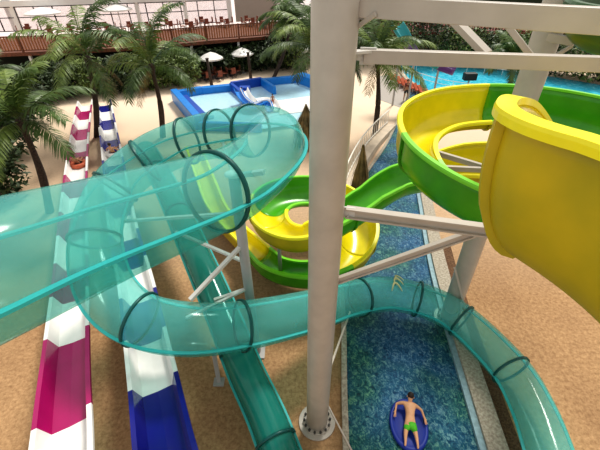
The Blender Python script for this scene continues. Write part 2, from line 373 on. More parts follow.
# small swirl emblem on the tube above the river
i_ = min(range(len(T1path)), key=lambda k: (T1path[k]-G(388, 294, 1.2)).length)
bm = bmesh.new()
for c0, w0, a0_ in ((0, .22, 1.15), (.12, .2, 1.5), (.26, .16, 1.8)):
    pts_ = []
    for q in range(9):
        al = a0_+.45*math.sin(q/8*PI)-.2; p = T1path[i_]+side(T1path, i_)[0]*(c0-.2+w0*q/8*1.6); d, s_, u = side(T1path, i_)
        pts_.append(p+(s_*math.cos(al)+u*math.sin(al))*.60)
    bm_tube(bm, pts_, lambda t_: .012+.022*math.sin(PI*t_), 5)
tag(mesh_obj('emblem', bm, mat('emblem_yellow', (.62, .60, .30), .5), T1, True), 'pale yellow swirl emblem')
T2P = [(146, 150, 2.6), (168, 190, 2.5), (200, 262, 2.1), (225, 320, 1.6), (246, 372, 1.2), (268, 420, .9), (290, 480, .7)]
T2, T2path = tube('water_slide_tube', 'narrow dark teal tube slide running straight beneath the looping tube', [G(*p) for p in T2P], .44, [(158, 172, 2.5), (180, 216, 2.3), (236, 348, 1.4), (276, 438, .85)], (M_tube2, M_tube2), M_ring, .05, .06)
# ------------------------------------------------------------------ support post of the teal loop
TB = G(257, 352)
t = thing('support_post', 'slim grey post standing inside the loop of teal tube', 'post', TB)
bm = bmesh.new(); bm_cyl(bm, TB, TB+Vector((0, 0, 6.2)), .125, n=24); mesh_obj('shaft', bm, M_post, t, True)
bm = bmesh.new(); bm_box(bm, TB+Vector((0, 0, .025)), (.5, .5, .05)); mesh_obj('base_plate', bm, M_post, t)
def arm(a, b, r=.045, nm='arm'):
    bm = bmesh.new(); bm_bar(bm, a, b, r*2, r*1.6); bevel(mesh_obj(nm, bm, M_post2, t), .005)
def on_post(py): return col_at(246, py, TB)
arm(on_post(213), G(125, 221, 4.1)); arm(on_post(262), G(176, 232, 3.2)); arm(on_post(244), G(190, 300, 3.7), .05)
arm(on_post(288), G(214, 300, 2.9), .04); arm(on_post(288), G(186, 318, 3.0), .035)
arm(TB+Vector((0, 0, 6.2)), G(264, 172, 6.4), .06); arm(TB+Vector((0, 0, 6.2)), G(222, 140, 5.6), .04)
bm = bmesh.new(); bm_ball(bm, TB+Vector((0, 0, 6.24)), (.2, .16, .07)); mesh_obj('cap', bm, M_white, t, True)
# small steel foot left of the narrow tube
bm = bmesh.new(); bm_bar(bm, G(219, 382, .03), G(213, 348, 1.0), .12, .1); bm_box(bm, G(219, 382, .03), (.3, .25, .06))
tag(mesh_obj('tube_footing', bm, M_post), 'short grey steel footing left of the narrow teal tube', 'support')
# ------------------------------------------------------------------ open flumes
def flume_section(parent, path, i0, i1, a_, hl, hr, m, rimm, outm=None, lip=.09, depthf=.95):
    """hl / hr: wall heights above the floor on the left / right of travel, numbers or functions of index"""
    fl = hl if callable(hl) else (lambda i: hl); fr = hr if callable(hr) else (lambda i: hr)
    bm = bmesh.new(); rows = []; lrim = []; rrim = []
    for i in range(i0, i1+1):
        p = path[i]; d, s, u = side(path, i); u = Vector((0, 0, 1)); prof = []; a = a_(i) if callable(a_) else a_
        dd = a*depthf; HL = fl(i); HR = fr(i)
        def wall(sg, H):
            out = []
            if H > dd: out = [(sg*(a+.02*(H-dd)/dd), H-(H-dd)*k/4) for k in range(4)]
            return out
        n = 14; arc = []
        for k in range(n+1):
            tt = PI*k/n; arc.append((-a*math.cos(tt), dd*(1-math.sin(tt))))
        L = [(x, y) for x, y in arc if not (x < 0 and y > HL)]; L = [(x, y) for x, y in L if not (x > 0 and y > HR)]
        if HL <= dd: # keep vertex counts constant
            L = None
        pts = []
        nL = 9; nR = 9
        def halfprof(sg, H, cnt):
            tot = []
            # sample arc-length like parameter from floor to H
            for k in range(cnt+1):
                y = H*(k/cnt)**1.6
                if y < dd: x = a*math.sqrt(max(0, 1-(1-y/dd)**2))
                else: x = a
                tot.append((sg*x, y))
            return tot
        lft = halfprof(-1, HL, nL)[::-1]; rgt = halfprof(1, HR, nR)[1:]
        pts = lft+rgt
        row = [p+s*x+u*y for x, y in pts]; rows.append([bm.verts.new(q) for q in row])
        lrim.append((row[0], -s)); rrim.append((row[-1], s))
    for A, B in zip(rows, rows[1:]):
        for k in range(len(A)-1): bm.faces.new((A[k], A[k+1], B[k+1], B[k]))
    bmesh.ops.recalc_face_normals(bm, faces=bm.faces)
    # make the inner face the front: normals upward at the floor
    fc = bm.faces[len(rows[0])//2-1] if bm.faces.ensure_lookup_table() is None else None
    if fc and fc.normal.z < 0: bmesh.ops.reverse_faces(bm, faces=bm.faces)
    o = mesh_obj('flume_panel', bm, [m, outm or m], parent, True)
    md = o.modifiers.new('thick', 'SOLIDIFY'); md.thickness = .045; md.offset = -1; md.material_offset = 1; md.material_offset_rim = 0
    for rm in (lrim, rrim):
        bm = bmesh.new(); R_ = []
        for q, s in rm:
            R_.append([bm.verts.new(q+s*x+Vector((0, 0, z))) for x, z in ((-.015, -.03), (-.015, .03), (lip, .03), (lip+.02, -.01), (lip+.02, -.06), (lip-.02, -.06), (lip-.02, -.02))])
        for A, B in zip(R_, R_[1:]):
            for k in range(7): bm.faces.new((A[k], A[(k+1) % 7], B[(k+1) % 7], B[k]))
        bm.faces.new(R_[0][::-1]); bm.faces.new(R_[-1]); bmesh.ops.recalc_face_normals(bm, faces=bm.faces)
        mesh_obj('rim', bm, rimm, o)
def flange(parent, path, i, a_, hl, hr, m, w=.07):
    a = a_(i) if callable(a_) else a_
    bm = bmesh.new(); p = path[i]; d, s, u = side(path, i); u = Vector((0, 0, 1)); dd = a*.95; pr = []
    for sg, H in ((-1, hl), (1, hr)):
        hp = []
        for k in range(9):
            y = H*(k/8)**1.6; x = a*math.sqrt(max(0, 1-(1-min(y, dd)/dd)**2)); hp.append((sg*x, y))
        pr = (hp[::-1] if sg < 0 else pr+hp[1:])
    R_ = []
    for x, y in pr:
        e = Vector((x, y-dd if y < dd else 0)); e = e.normalized() if e.length > 0 else Vector((0, -1))
        R_.append([bm.verts.new(p+s*(x+e.x*q)+u*(y+e.y*q)+d*z) for q, z in ((.03, -.03), (.045+w, -.03), (.045+w, .03), (.03, .03))])
    for A, B in zip(R_, R_[1:]):
        for k in range(4): bm.faces.new((A[k], A[(k+1) % 4], B[(k+1) % 4], B[k]))
    bmesh.ops.recalc_face_normals(bm, faces=bm.faces)
    mesh_obj('joint_flange', bm, m, parent)
M_gdk = mat('dark_green_shell', (.02, .09, .012), .35)
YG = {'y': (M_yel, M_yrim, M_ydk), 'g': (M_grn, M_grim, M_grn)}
# spiral A round the far column, then chute, then spiral B
RA = 2.1
def aA(i):
    k = i/NS
    return .45 if k < nA-1 else (.45+(k-nA+1)*.15 if k < nA+1 else (.75-(k-nA-1)*.04 if k < nA+4 else (.63 if k < nA+16 else max(.4, .63-(k-nA-16)*.08))))
ax, ay = AB.x, AB.y
def ca(deg, r, z, cx=ax, cy=ay): return Vector((cx+r*math.cos(math.radians(deg)), cy+r*math.sin(math.radians(deg)), z))
BC = G(313, 211, 2.3); RB = 1.64
segs = []
A_pts = [(ca(-10, RA+.25, 6.15), 'g'), (ca(20, RA, 6.05), 'g'), (ca(50, RA, 5.97), 'g'), (ca(80, RA, 5.9), 'y'), (ca(115, RA, 5.84), 'y'), (ca(150, RA, 5.76), 'y'), (ca(185, RA, 5.65), 'g'), (ca(215, RA+.03, 5.5), 'g'), (ca(245, RA+.06, 5.3), 'g'), (ca(275, RA+.06, 5.1), 'g'), (ca(310, RA, 4.9), 'y'), (ca(345, RA, 4.7), 'y'), (ca(20, RA, 4.5), 'y'), (ca(55, RA, 4.3), 'y'), (ca(88, RA, 4.1), 'y'), (Vector((4.1, 10.36, 3.8)), 'g')]
def cb(deg, r, z): return ca(deg, r, z, BC.x, BC.y)
B_pts = [(Vector((3.15, 10.5, 3.45)), 'g'), (Vector((2.3, 10.32, 3.0)), 'g'), (Vector((1.5, 9.95, 2.6)), 'g'), (Vector((.75, 9.65, 2.28)), 'y')]
B_pts += [(cb(-108, RB+.15, 2.02), 'y'), (cb(-135, RB+.1, 1.92), 'y'), (cb(-165, RB, 1.85), 'y'), (cb(-195, RB, 1.78), 'g'), (cb(-225, RB, 1.7), 'g'), (cb(-255, RB, 1.6), 'g'), (cb(-285, RB, 1.5), 'y'), (cb(-320, RB, 1.35), 'y'), (cb(-355, RB+.05, 1.1), 'y'), (cb(-30, RB+.15, .9), 'y'), (cb(-62, RB+.25, .72), 'g'), (cb(-95, RB+.3, .58), 'g'), (cb(-130, RB+.35, .45), 'g'), (cb(-165, RB+.5, .35), 'y')]
tail = [G(222, 222, .3), G(208, 190, .25), G(197, 160, .2)]
allp = A_pts+B_pts+[(p, 'y') for p in tail]
NS = 10
fpath = catmull([p for p, c in allp], NS)
tf = thing('open_flume', 'yellow and green open flume spiralling down round two bowls', 'water slide', (ax, ay, 0))
i = 0
def hlA(i):   # inner (left of travel for the anticlockwise upper spiral) / outer walls
    return .5
nA = len(A_pts)-1; nC = nA+2
def HLf(i):
    k = i/NS
    return .32 if k < nA-2 else (.32+(k-nA+2)*.145 if k < nA+2 else .9)
def HRf(i):
    k = i/NS
    return 1.02 if k < nA-1 else (1.02-(k-nA+1)*.2 if k < nA+2 else .42)
k = 0
while k < len(allp)-1:
    c = allp[k][1]; j = k
    while j < len(allp)-1 and allp[j][1] == c and j-k < 3: j += 1
    m, rm, om = YG[c]
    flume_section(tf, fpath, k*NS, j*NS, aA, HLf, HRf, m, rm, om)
    flange(tf, fpath, k*NS, aA, HLf(k*NS)-.05, HRf(k*NS)-.05, om, .05)
    k = j
# struts that carry the spiral from the column
for dg in (60, 180, 300):
    for zz, r in ((5.6, RA-.3),):
        bm = bmesh.new(); bm_bar(bm, ca(dg, .25, zz), ca(dg, r, zz+.1), .09, .12); mesh_obj('support_arm', bm, M_steel, tf)
for dg, ztop in ((-135, 1.9), (60, 1.5), (-190, .4), (-60, .6)):
    q = cb(dg, RB+.1, 0); bm = bmesh.new(); bm_cyl(bm, q, Vector((q.x, q.y, ztop)), .07, n=14); mesh_obj('support_leg', bm, M_post, tf, True)
# S1 : the near yellow flume (outer rim on the left of travel)
rz = 9.0
rimp = [G(900, 285, rz), G(780, 222, rz), G(670, 168, rz), G(600, 141.5, rz), G(567, 132, rz), G(540, 123.5, rz), G(521, 115, rz), G(513, 108, rz-.01), G(517, 101.5, rz-.03), G(528, 101.5, rz-.1), G(539, 108, rz-.4), G(551, 124, rz-1.1), G(565, 150, rz-1.9)]
s_r = arclen(catmull(rimp, 10), .06)
cen = []
for i in range(len(s_r)):
    d, s, u = side(s_r, i); d.z = 0; s = d.cross(Vector((0, 0, 1))).normalized(); cen.append(s_r[i]+s*.5+Vector((0, 0, -1.06-.48*max(0, 1-i/(len(s_r)*.7)))))
# smooth the inside of the bend
for _ in range(20): cen = [cen[0]]+[(cen[i-1]+cen[i]*2+cen[i+1])/4 for i in range(1, len(cen)-1)]+[cen[-1]]
ts = thing('open_flume', 'big yellow flume wall sweeping close by at the right edge', 'water slide', cen[len(cen)//3])
def custom_flume(parent, rim, cen, i0, i1, m, rimm, outm, lip):
    bm = bmesh.new(); rows = []
    for i in range(i0, i1+1):
        r = rim[i]; c = cen[i]; h = Vector((c.x-r.x, c.y-r.y, 0)); s = h.normalized(); W = h.length; H = r.z-c.z; row = []
        for k in range(13):
            t_ = k/12; y = H*(1-t_)**1.5
            x = W*(1-math.sqrt(max(0, 1-(1-min(1, y/(H*.85)))**2)))
            row.append(r+s*x+Vector((0, 0, y-H)))
        for k in range(1, 8):
            t_ = k/7; y = .45*t_**1.6; x = W*math.sqrt(max(0, 1-(1-min(1, y/.6))**2)); row.append(c+s*x+Vector((0, 0, y)))
        rows.append([bm.verts.new(q) for q in row])
    for A, B in zip(rows, rows[1:]):
        for k in range(len(A)-1): bm.faces.new((A[k], A[k+1], B[k+1], B[k]))
    bmesh.ops.recalc_face_normals(bm, faces=bm.faces); bm.faces.ensure_lookup_table()
    if bm.faces[11].normal.z < 0: bmesh.ops.reverse_faces(bm, faces=bm.faces)
    o = mesh_obj('flume_panel', bm, [m, outm], parent, True)
    md = o.modifiers.new('thick', 'SOLIDIFY'); md.thickness = .04; md.offset = -1; md.material_offset = 1
    bm = bmesh.new(); R_ = []
    for i in range(i0, i1+1):
        r = rim[i]; s = Vector((r.x-cen[i].x, r.y-cen[i].y, 0)).normalized()
        R_.append([bm.verts.new(r+s*x+Vector((0, 0, z))) for x, z in ((-.02, -.03), (-.02, .03), (lip, .03), (lip+.01, 0), (lip+.01, -.06), (lip-.02, -.06), (lip-.02, -.02))])
    for A, B in zip(R_, R_[1:]):
        for k in range(7): bm.faces.new((A[k], A[(k+1) % 7], B[(k+1) % 7], B[k]))
    bm.faces.new(R_[0][::-1]); bm.faces.new(R_[-1]); bmesh.ops.recalc_face_normals(bm, faces=bm.faces)
    mesh_obj('rim', bm, rimm, o)
def near_i(q): return min(range(len(s_r)), key=lambda k: (s_r[k]-q).length)
iA = near_i(G(514, 110, rz))
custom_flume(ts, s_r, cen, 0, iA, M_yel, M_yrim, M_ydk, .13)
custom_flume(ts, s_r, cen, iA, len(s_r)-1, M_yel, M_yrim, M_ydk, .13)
def sflange(i, m):
    r = s_r[i]; c = cen[i]; s = Vector((r.x-c.x, r.y-c.y, 0)).normalized(); W = Vector((r.x-c.x, r.y-c.y, 0)).length; H = r.z-c.z; d = s.cross(Vector((0, 0, 1)))
    bm = bmesh.new(); R_ = []
    for k in range(13):
        y = H*(1-k/12)**1.5; x = W*(1-math.sqrt(max(0, 1-(1-min(1, y/(H*.85)))**2)))
        p = r-s*x+Vector((0, 0, y-H)); e = (s*(.6 if k > 6 else 1)-Vector((0, 0, 1))*(.8 if k > 6 else .1)).normalized()
        R_.append([bm.verts.new(p+e*q+d*z) for q, z in ((.02, -.03), (.12, -.03), (.12, .03), (.02, .03))])
    for A, B in zip(R_, R_[1:]):
        for k in range(4): bm.faces.new((A[k], A[(k+1) % 4], B[(k+1) % 4], B[k]))
    bmesh.ops.recalc_face_normals(bm, faces=bm.faces); mesh_obj('joint_flange', bm, m, ts)
sflange(iA, M_ydk)
# dark green flume high at upper right
gp = [Vector((AB.x+1.35, AB.y-.5, 8.5)), Vector((AB.x+1.7, AB.y+.2, 8.45)), Vector((AB.x+2.3, AB.y+.9, 8.4)), Vector((AB.x+3.2, AB.y+1.2, 8.35))]
gp = [AY(650, 20, 5.4), AY(604, 22, 6.2), AY(602, 22, 7.1), AY(650, 25, 7.8)]
for q in gp: q.z = 8.75
gpath = catmull(gp, 10); tg = thing('open_flume', 'dark green flume bend at the upper right corner', 'water slide', gp[1])
flume_section(tg, gpath, 0, 30, .45, .6, .5, M_gdk, M_gdk, M_gdk)
# ------------------------------------------------------------------ racing slides (left)
def racer(label, cpts, colm, phase, group=None):
    path = arclen(catmull([G(*p) for p in cpts], 12), .2)
    t = thing('racing_slide', label, 'water slide', path[len(path)//2])
    step = 10; i = 0; k = phase; n = len(path)-1
    prof = [(-.55, .46), (-.47, .46), (-.35, .03), (0, 0), (.35, .03), (.47, .46), (.55, .46), (.55, .38)]
    prof2 = [(-.55, .38)]+prof
    first = phase
    ks = [min(range(n), key=lambda i_: abs(proj(path[i_])[1]-y_)) for y_ in first]
    cut = [0]+ks+list(range(ks[-1]+step, n-3, step))+[n]
    for q in range(len(cut)-1):
        m = M_white if q % 2 == 0 else colm; bm = bmesh.new(); rows = []
        for i in range(cut[q], cut[q+1]+1):
            p = path[i]; d, s, u = side(path, i); rows.append([bm.verts.new(p+s*x+Vector((0, 0, y))) for x, y in prof2])
        for A, B in zip(rows, rows[1:]):
            for j in range(len(A)-1): bm.faces.new((A[j], A[j+1], B[j+1], B[j]))
        o = mesh_obj('slide_panel', bm, m, t); md = o.modifiers.new('thick', 'SOLIDIFY'); md.thickness = .03; md.offset = 0
    for i in range(4, n, 14):
        p = path[i]
        if p.z > .45:
            d, s, u = side(path, i); bm = bmesh.new()
            for sg in (-1, 1): bm_cyl(bm, Vector((p.x, p.y, 0))+s*.03*sg, p+s*.03*sg+Vector((0, 0, -.0)), .04, n=10)
            bm_bar(bm, p-s*.4-Vector((0, 0, .05)), p+s*.4-Vector((0, 0, .05)), .06, .06); mesh_obj('trestle', bm, M_post, t)
    return t, path
R1, R1p = racer('magenta and white checkered racing slide, the left of the two', [(68, 490, 2.25), (70, 450, 1.95), (71, 395, 1.55), (73, 343, 1.2), (76, 270, .75), (77, 215, .5), (80, 165, .3), (83, 135, .25), (87, 106, .22)], M_mag, (427, 345, 302))
R2, R2p = racer('navy and white checkered racing slide, right of the magenta one', [(176, 490, 2.25), (168, 450, 1.95), (159, 397, 1.6), (151, 354, 1.3), (139, 290, .85), (125, 230, .6), (115, 165, .3), (110, 135, .25), (105, 106, .22)], M_navy, (478, 390, 345))
# ------------------------------------------------------------------ people
def skin_body(name, verts, edges, radii, m, parent=None, sub=2, root=0):
    me = bpy.data.meshes.new(name); me.from_pydata([tuple(v) for v in verts], edges, []); o = bpy.data.objects.new(name, me); C.objects.link(o)
    me.materials.append(m); md = o.modifiers.new('skin', 'SKIN'); md.use_smooth_shade = True
    sv = me.skin_vertices[0].data if me.skin_vertices else None
    if sv is None:
        bpy.context.view_layer.objects.active = o
        bm = bmesh.new(); bm.from_mesh(me); bm.verts.layers.skin.verify(); bm.to_mesh(me); bm.free(); sv = me.skin_vertices[0].data
    for i, r in enumerate(radii):
        sv[i].radius = (r, r) if not isinstance(r, tuple) else r; sv[i].use_root = (i == root)
    s = o.modifiers.new('sub', 'SUBSURF'); s.levels = sub; s.render_levels = sub
    if parent is not None: o.parent = parent; o.matrix_parent_inverse = Matrix.Translation(-parent.location)
    return o
def figure(name, label, J, k, skinm, shortm, parent_hair=True, group=None, hands=True, topm=None):
    """J: dict of joints in world space; k: body scale (1 = adult 1.7 m)"""
    t = thing(name, label, 'person', J['pelvis'], group)
    V = []; E = []; Rr = []; idx = {}
    def add(nm, p, r, frm=None):
        idx[nm] = len(V); V.append(Vector(p)); Rr.append(r*k)
        if frm: E.append((idx[frm], idx[nm]))
    add('pelvis', J['pelvis'], .135); mid = (J['pelvis']+J['chest'])/2; add('mid', mid, .115, 'pelvis'); add('chest', J['chest'], .14, 'mid')
    add('neck', J['neck'], .058, 'chest')
    hd = (J['head']-J['neck']).normalized(); add('jaw', J['neck'].lerp(J['head'], .55), .07, 'neck'); add('head', J['head'], .098, 'jaw'); add('crown', J['head']+hd*.07*k, .08, 'head')
    for S in 'LR':
        add('sh'+S, J['sh'+S], .062, 'chest'); add('el'+S, J['el'+S], .043, 'sh'+S); add('wr'+S, J['wr'+S], .028, 'el'+S)
        fd = (J['wr'+S]-J['el'+S]).normalized(); out = fd.cross(Vector((0, 0, 1))).normalized()
        add('pa'+S, J['wr'+S]+fd*.07*k, .036, 'wr'+S)
        if hands:
            base = V[idx['pa'+S]]
            for q, L in ((-1.5, .06), (-.5, .075), (.5, .08), (1.5, .07)):
                add('f%s%g' % (S, q), base+fd*.035*k+out*.018*q*k, .010, 'pa'+S); add('g%s%g' % (S, q), base+fd*(.035+L)*k+out*.024*q*k-Vector((0, 0, .015*k)), .008, 'f%s%g' % (S, q))
            sg = 1 if S == 'L' else -1
            add('th'+S, J['wr'+S]+fd*.05*k+out*.06*sg*k, .010, 'wr'+S)
        add('hip'+S, J['hip'+S], .095, 'pelvis'); add('kn'+S, J['kn'+S], .06, 'hip'+S); add('an'+S, J['an'+S], .037, 'kn'+S); add('to'+S, J['to'+S], .032, 'an'+S)
    skin_body('body', V, E, Rr, skinm, t, 1)
    # shorts
    sv = [J['pelvis']+(J['chest']-J['pelvis']).normalized()*.06*k, J['pelvis']]; se = [(0, 1)]; sr = [.135*k, .155*k]
    for S in 'LR':
        n = len(sv); sv += [J['hip'+S], J['hip'+S].lerp(J['kn'+S], .7)]; se += [(1, n), (n, n+1)]; sr += [.118*k, .095*k]
    skin_body('shorts', sv, se, sr, shortm, t, 1, 1)
    if topm:
        skin_body('shirt', [J['pelvis'].lerp(J['chest'], .2), J['chest'], J['shL'], J['shR'], J['shL'].lerp(J['elL'], .5), J['shR'].lerp(J['elR'], .5)], [(0, 1), (1, 2), (1, 3), (2, 4), (3, 5)], [x*k for x in (.15, .16, .08, .08, .062, .062)], topm, t, 1, 1)
    # hair
    bm = bmesh.new(); nrm = J.get('face', Vector((0, -1, 0))); c = J['head']+hd*.04*k-nrm*.025*k
    bm_ball(bm, c, (.105*k, .105*k, .108*k), None, 14)
    for v in bm.verts:
        rel = v.co-c
        if rel.dot(nrm) > .05*k: v.co -= nrm*(rel.dot(nrm)-.05*k)
        v.co += Vector((random.uniform(-1, 1), random.uniform(-1, 1), random.uniform(-1, 1)))*.004
    mesh_obj('hair', bm, M_hair, t, True)
    # ears, eyes, nose
    sd_ = hd.cross(nrm).normalized()
    bm = bmesh.new()
    for sg in (-1, 1): bm_ball(bm, J['head']+sd_*.1*sg*k, (.02*k, .02*k, .03*k), None, 8)
    bm_ball(bm, J['head']+nrm*.1*k-hd*.02*k, (.015*k, .018*k, .022*k), None, 8)
    mesh_obj('ears_and_nose', bm, skinm, t, True)
    bm = bmesh.new()
    for sg in (-1, 1): bm_ball(bm, J['head']+sd_*.035*sg*k+nrm*.09*k, (.012*k,)*3, None, 6)
    mesh_obj('eyes', bm, M_dark, t, True)
    return t
# float + boy in the river
fz = .17
fc = G(408.5, 424.5, .1)
bm = bmesh.new(); rings = []
uu = (G(403, 398, .1)-G(411, 452, .1)); uu.z = 0; HL = uu.length/2; uu.normalize(); vv = Vector((uu.y, -uu.x, 0)); HW = .49
for (f_, z_) in ((0, .10), (.75, .10), (.84, .13), (.93, .145), (1.0, .09), (.97, .04), (.85, .02), (0, .02)):
    if f_ == 0: rings.append([bm.verts.new(fc*1+Vector((0, 0, z_-.1+.02)))]); continue
    rings.append([bm.verts.new(fc+uu*math.cos(2*PI*j/48)*HL*f_+vv*math.sin(2*PI*j/48)*HW*f_+Vector((0, 0, z_-.08))) for j in range(48)])
for A, B in zip(rings, rings[1:]):
    for j in range(48):
        if len(A) == 1: bm.faces.new((A[0], B[j], B[(j+1) % 48]))
        elif len(B) == 1: bm.faces.new((A[j], B[0], A[(j+1) % 48]))
        else: bm.faces.new((A[j], A[(j+1) % 48], B[(j+1) % 48], B[j]))
bmesh.ops.recalc_face_normals(bm, faces=bm.faces)
tfl = thing('float_mat', 'dark blue oval float mat on the river under the lying boy', 'float', fc)
mesh_obj('mat', bm, M_float, tfl, True)
for px, py in ((396, 410), (425, 421)):
    bm = bmesh.new(); q = G(px, py, .17); bm_tube(bm, [q+Vector((-.05, -.05, -.02)), q+Vector((-.05, -.03, .03)), q+Vector((-.02, .05, .03)), q+Vector((-.02, .07, -.02))], .012); mesh_obj('handle', bm, M_dark, tfl, True)
def gz(px, py, z=.27): return G(px, py, z)
J = dict(pelvis=gz(410.5, 423, .30), chest=gz(409.5, 407, .33), neck=gz(410, 402, .37), head=gz(410.5, 397, .42),
         shL=gz(403.5, 402.5, .34), elL=gz(396.5, 403.5, .27), wrL=gz(395.5, 411, .24), shR=gz(415.5, 405.5, .34), elR=gz(421.5, 410, .27), wrR=gz(424.5, 418.5, .24),
         hipL=gz(406.5, 425, .28), knL=gz(405.5, 435, .25), anL=gz(405.5, 443, .24), toL=gz(405, 446, .24), hipR=gz(414, 427, .28), knR=gz(416.5, 437, .25), anR=gz(418, 446, .24), toR=gz(418, 449, .24), face=Vector((0, 0, -1)))
figure('person', 'boy in bright green shorts lying face down on a blue float', J, .84, M_skin, M_gshort)
def sitter(label, q, k, skinm, shortm, tube_m, hdg=PI/2, group=None):
    """seated in a ring, legs forward (towards heading)"""
    f = Vector((math.cos(hdg), math.sin(hdg), 0)); s = Vector((f.y, -f.x, 0)); z = Vector((0, 0, 1)); P = lambda a, b, c: q+f*a*k+s*b*k+z*c*k
    J = dict(pelvis=P(0, 0, .18), chest=P(-.2, 0, .52), neck=P(-.22, 0, .7), head=P(-.2, 0, .84), shL=P(-.2, -.18, .62), shR=P(-.2, .18, .62), elL=P(-.1, -.36, .42), elR=P(-.1, .36, .42), wrL=P(.1, -.38, .3), wrR=P(.1, .38, .3),
             hipL=P(.05, -.1, .18), hipR=P(.05, .1, .18), knL=P(.42, -.14, .36), knR=P(.42, .14, .36), anL=P(.8, -.12, .2), anR=P(.8, .12, .2), toL=P(.88, -.12, .28), toR=P(.88, .12, .28), face=f)
    figure('person', label, J, k, skinm, shortm, hands=False)
def stander(label, q, k, skinm, shortm, topm=None, hdg=-PI/2):
    f = Vector((math.cos(hdg), math.sin(hdg), 0)); s = Vector((f.y, -f.x, 0)); z = Vector((0, 0, 1)); P = lambda a, b, c: q+f*a*k+s*b*k+z*c*k
    J = dict(pelvis=P(0, 0, .93), chest=P(0, 0, 1.25), neck=P(0, 0, 1.45), head=P(.02, 0, 1.59), shL=P(0, -.18, 1.38), shR=P(0, .18, 1.38), elL=P(-.03, -.26, 1.12), elR=P(.03, .26, 1.12), wrL=P(.08, -.27, .88), wrR=P(.12, .26, .9),
             hipL=P(0, -.1, .88), hipR=P(0, .1, .88), knL=P(.04, -.12, .48), knR=P(.0, .12, .48), anL=P(0, -.13, .08), anR=P(-.04, .13, .08), toL=P(.14, -.14, .04), toR=P(.1, .14, .04), face=f)
    figure('person', label, J, k, skinm, shortm, hands=False, topm=topm)
def ringfloat(label, q, m, R=.36, r=.13):
    bm = bmesh.new(); pts = []
    for i in range(28):
        a = 2*PI*i/28; c_ = q+Vector((math.cos(a)*R, math.sin(a)*R, r)); pts.append([bm.verts.new(c_+Vector((math.cos(a)*math.cos(b)*r, math.sin(a)*math.cos(b)*r, math.sin(b)*r))) for b in [2*PI*j/10 for j in range(10)]])
    for i in range(28):
        A = pts[i]; B = pts[(i+1) % 28]
        for j in range(10): bm.faces.new((A[j], A[(j+1) % 10], B[(j+1) % 10], B[j]))
    o = mesh_obj('swim_ring', bm, m, None, True); tag(o, label, 'swim ring')
q = G(114, 155, .3); ringfloat('white swim ring carrying the rider down the navy slide', q, M_white); sitter('rider in navy trunks seated on the navy racing slide', q+Vector((0, 0, .02)), .85, M_skin, M_navy, None, PI/2+.1)
q = G(79, 166, .33); ringfloat('orange swim ring carrying the rider down the magenta slide', q, M_orange); sitter('rider in dark trunks seated on the magenta racing slide', q+Vector((0, 0, .02)), .85, M_skin2, M_dark, None, PI/2)
stander('child in dark trunks standing inside the blue paddling pool', G(243, 103, .2), .72, M_skin, M_dark)
stander('small child in red trunks at the right of the paddling pool', G(273, 106, .2), .55, M_skin2, M_orange)
stander('person in a dark shirt walking beside the far pool', G(405, 101, .02), 1.0, M_skin2, M_dark, M_dred)
# ------------------------------------------------------------------ paddling pool
PC = [G(176, 101, 0), G(203, 96, 0), G(232, 93, 0), G(262, 88, 0), G(300, 84, 0), G(330, 96, 0), G(322, 124, 0), G(262, 132, 0), G(200, 130, 0)]
tp = thing('paddling_pool', 'bright blue moulded paddling pool with pale basin beyond the teal loop', 'pool', G(245, 108))
bm = bmesh.new(); vs = [bm.verts.new((p.x, p.y, .22)) for p in PC]; bm.faces.new(vs); bmesh.ops.recalc_face_normals(bm, faces=bm.faces); mesh_obj('basin', bm, M_lblue, tp)
def wallseg(p, q, h, w, m, nm='rim_wall'):
    bm = bmesh.new(); bm_bar(bm, Vector((p.x, p.y, h/2)), Vector((q.x, q.y, h/2)), w, h); bevel(mesh_obj(nm, bm, m, tp), .05)
wallseg(PC[0], PC[1], .8, .5, M_blue); wallseg(PC[1], PC[2], .75, .6, M_blue); wallseg(PC[2], PC[3], .95, .35, M_blued); wallseg(PC[3], PC[4], .8, .5, M_blue); wallseg(PC[4], PC[5], 1.0, .9, M_blue)
wallseg(PC[0], PC[8], 1.0, .55, M_blue); wallseg(PC[8], PC[7], .6, .4, M_blue); wallseg(PC[5], PC[6], .7, .5, M_white); 
wallseg(G(232, 93), G(248, 107), .9, .3, M_blued, 'divider'); wallseg(G(262, 88), G(275, 97), .9, .3, M_blue, 'divider')
for k_, (a, b, h) in enumerate((((186, 104), (205, 124), .75), ((192, 103), (212, 122), .5))):
    wallseg(G(*a), G(*b), h, .45, (M_blued, M_lblue)[k_], 'step')
ss = catmull([G(238, 92, 1.1), G(243, 101, .8), G(254, 108, .55), G(266, 104, .4), G(270, 112, .3)], 8)
for off, m in ((0, M_blue), (-.5, M_white)):
    bm = bmesh.new(); rows = []
    for i, p in enumerate(ss):
        d, s, u = side(ss, i); rows.append([bm.verts.new(p+s*(x+off)+Vector((0, 0, y))) for x, y in ((-.28, .3), (-.2, .05), (0, 0), (.2, .05), (.28, .3))])
    for A, B in zip(rows, rows[1:]):
        for j in range(4): bm.faces.new((A[j], A[j+1], B[j+1], B[j]))
    o = mesh_obj('small_slide', bm, m, tp, True); o.modifiers.new('t', 'SOLIDIFY').thickness = .05
bm = bmesh.new(); bm_box(bm, G(245, 92, .45), (.9, .7, .9)); bevel(mesh_obj('slide_tower', bm, M_blued, tp), .05)
# pale path right of the pool
poly_slab('trim_6', [G(276, 104), G(330, 96), G(340, 110), G(280, 118)], .22, .26, M_white)
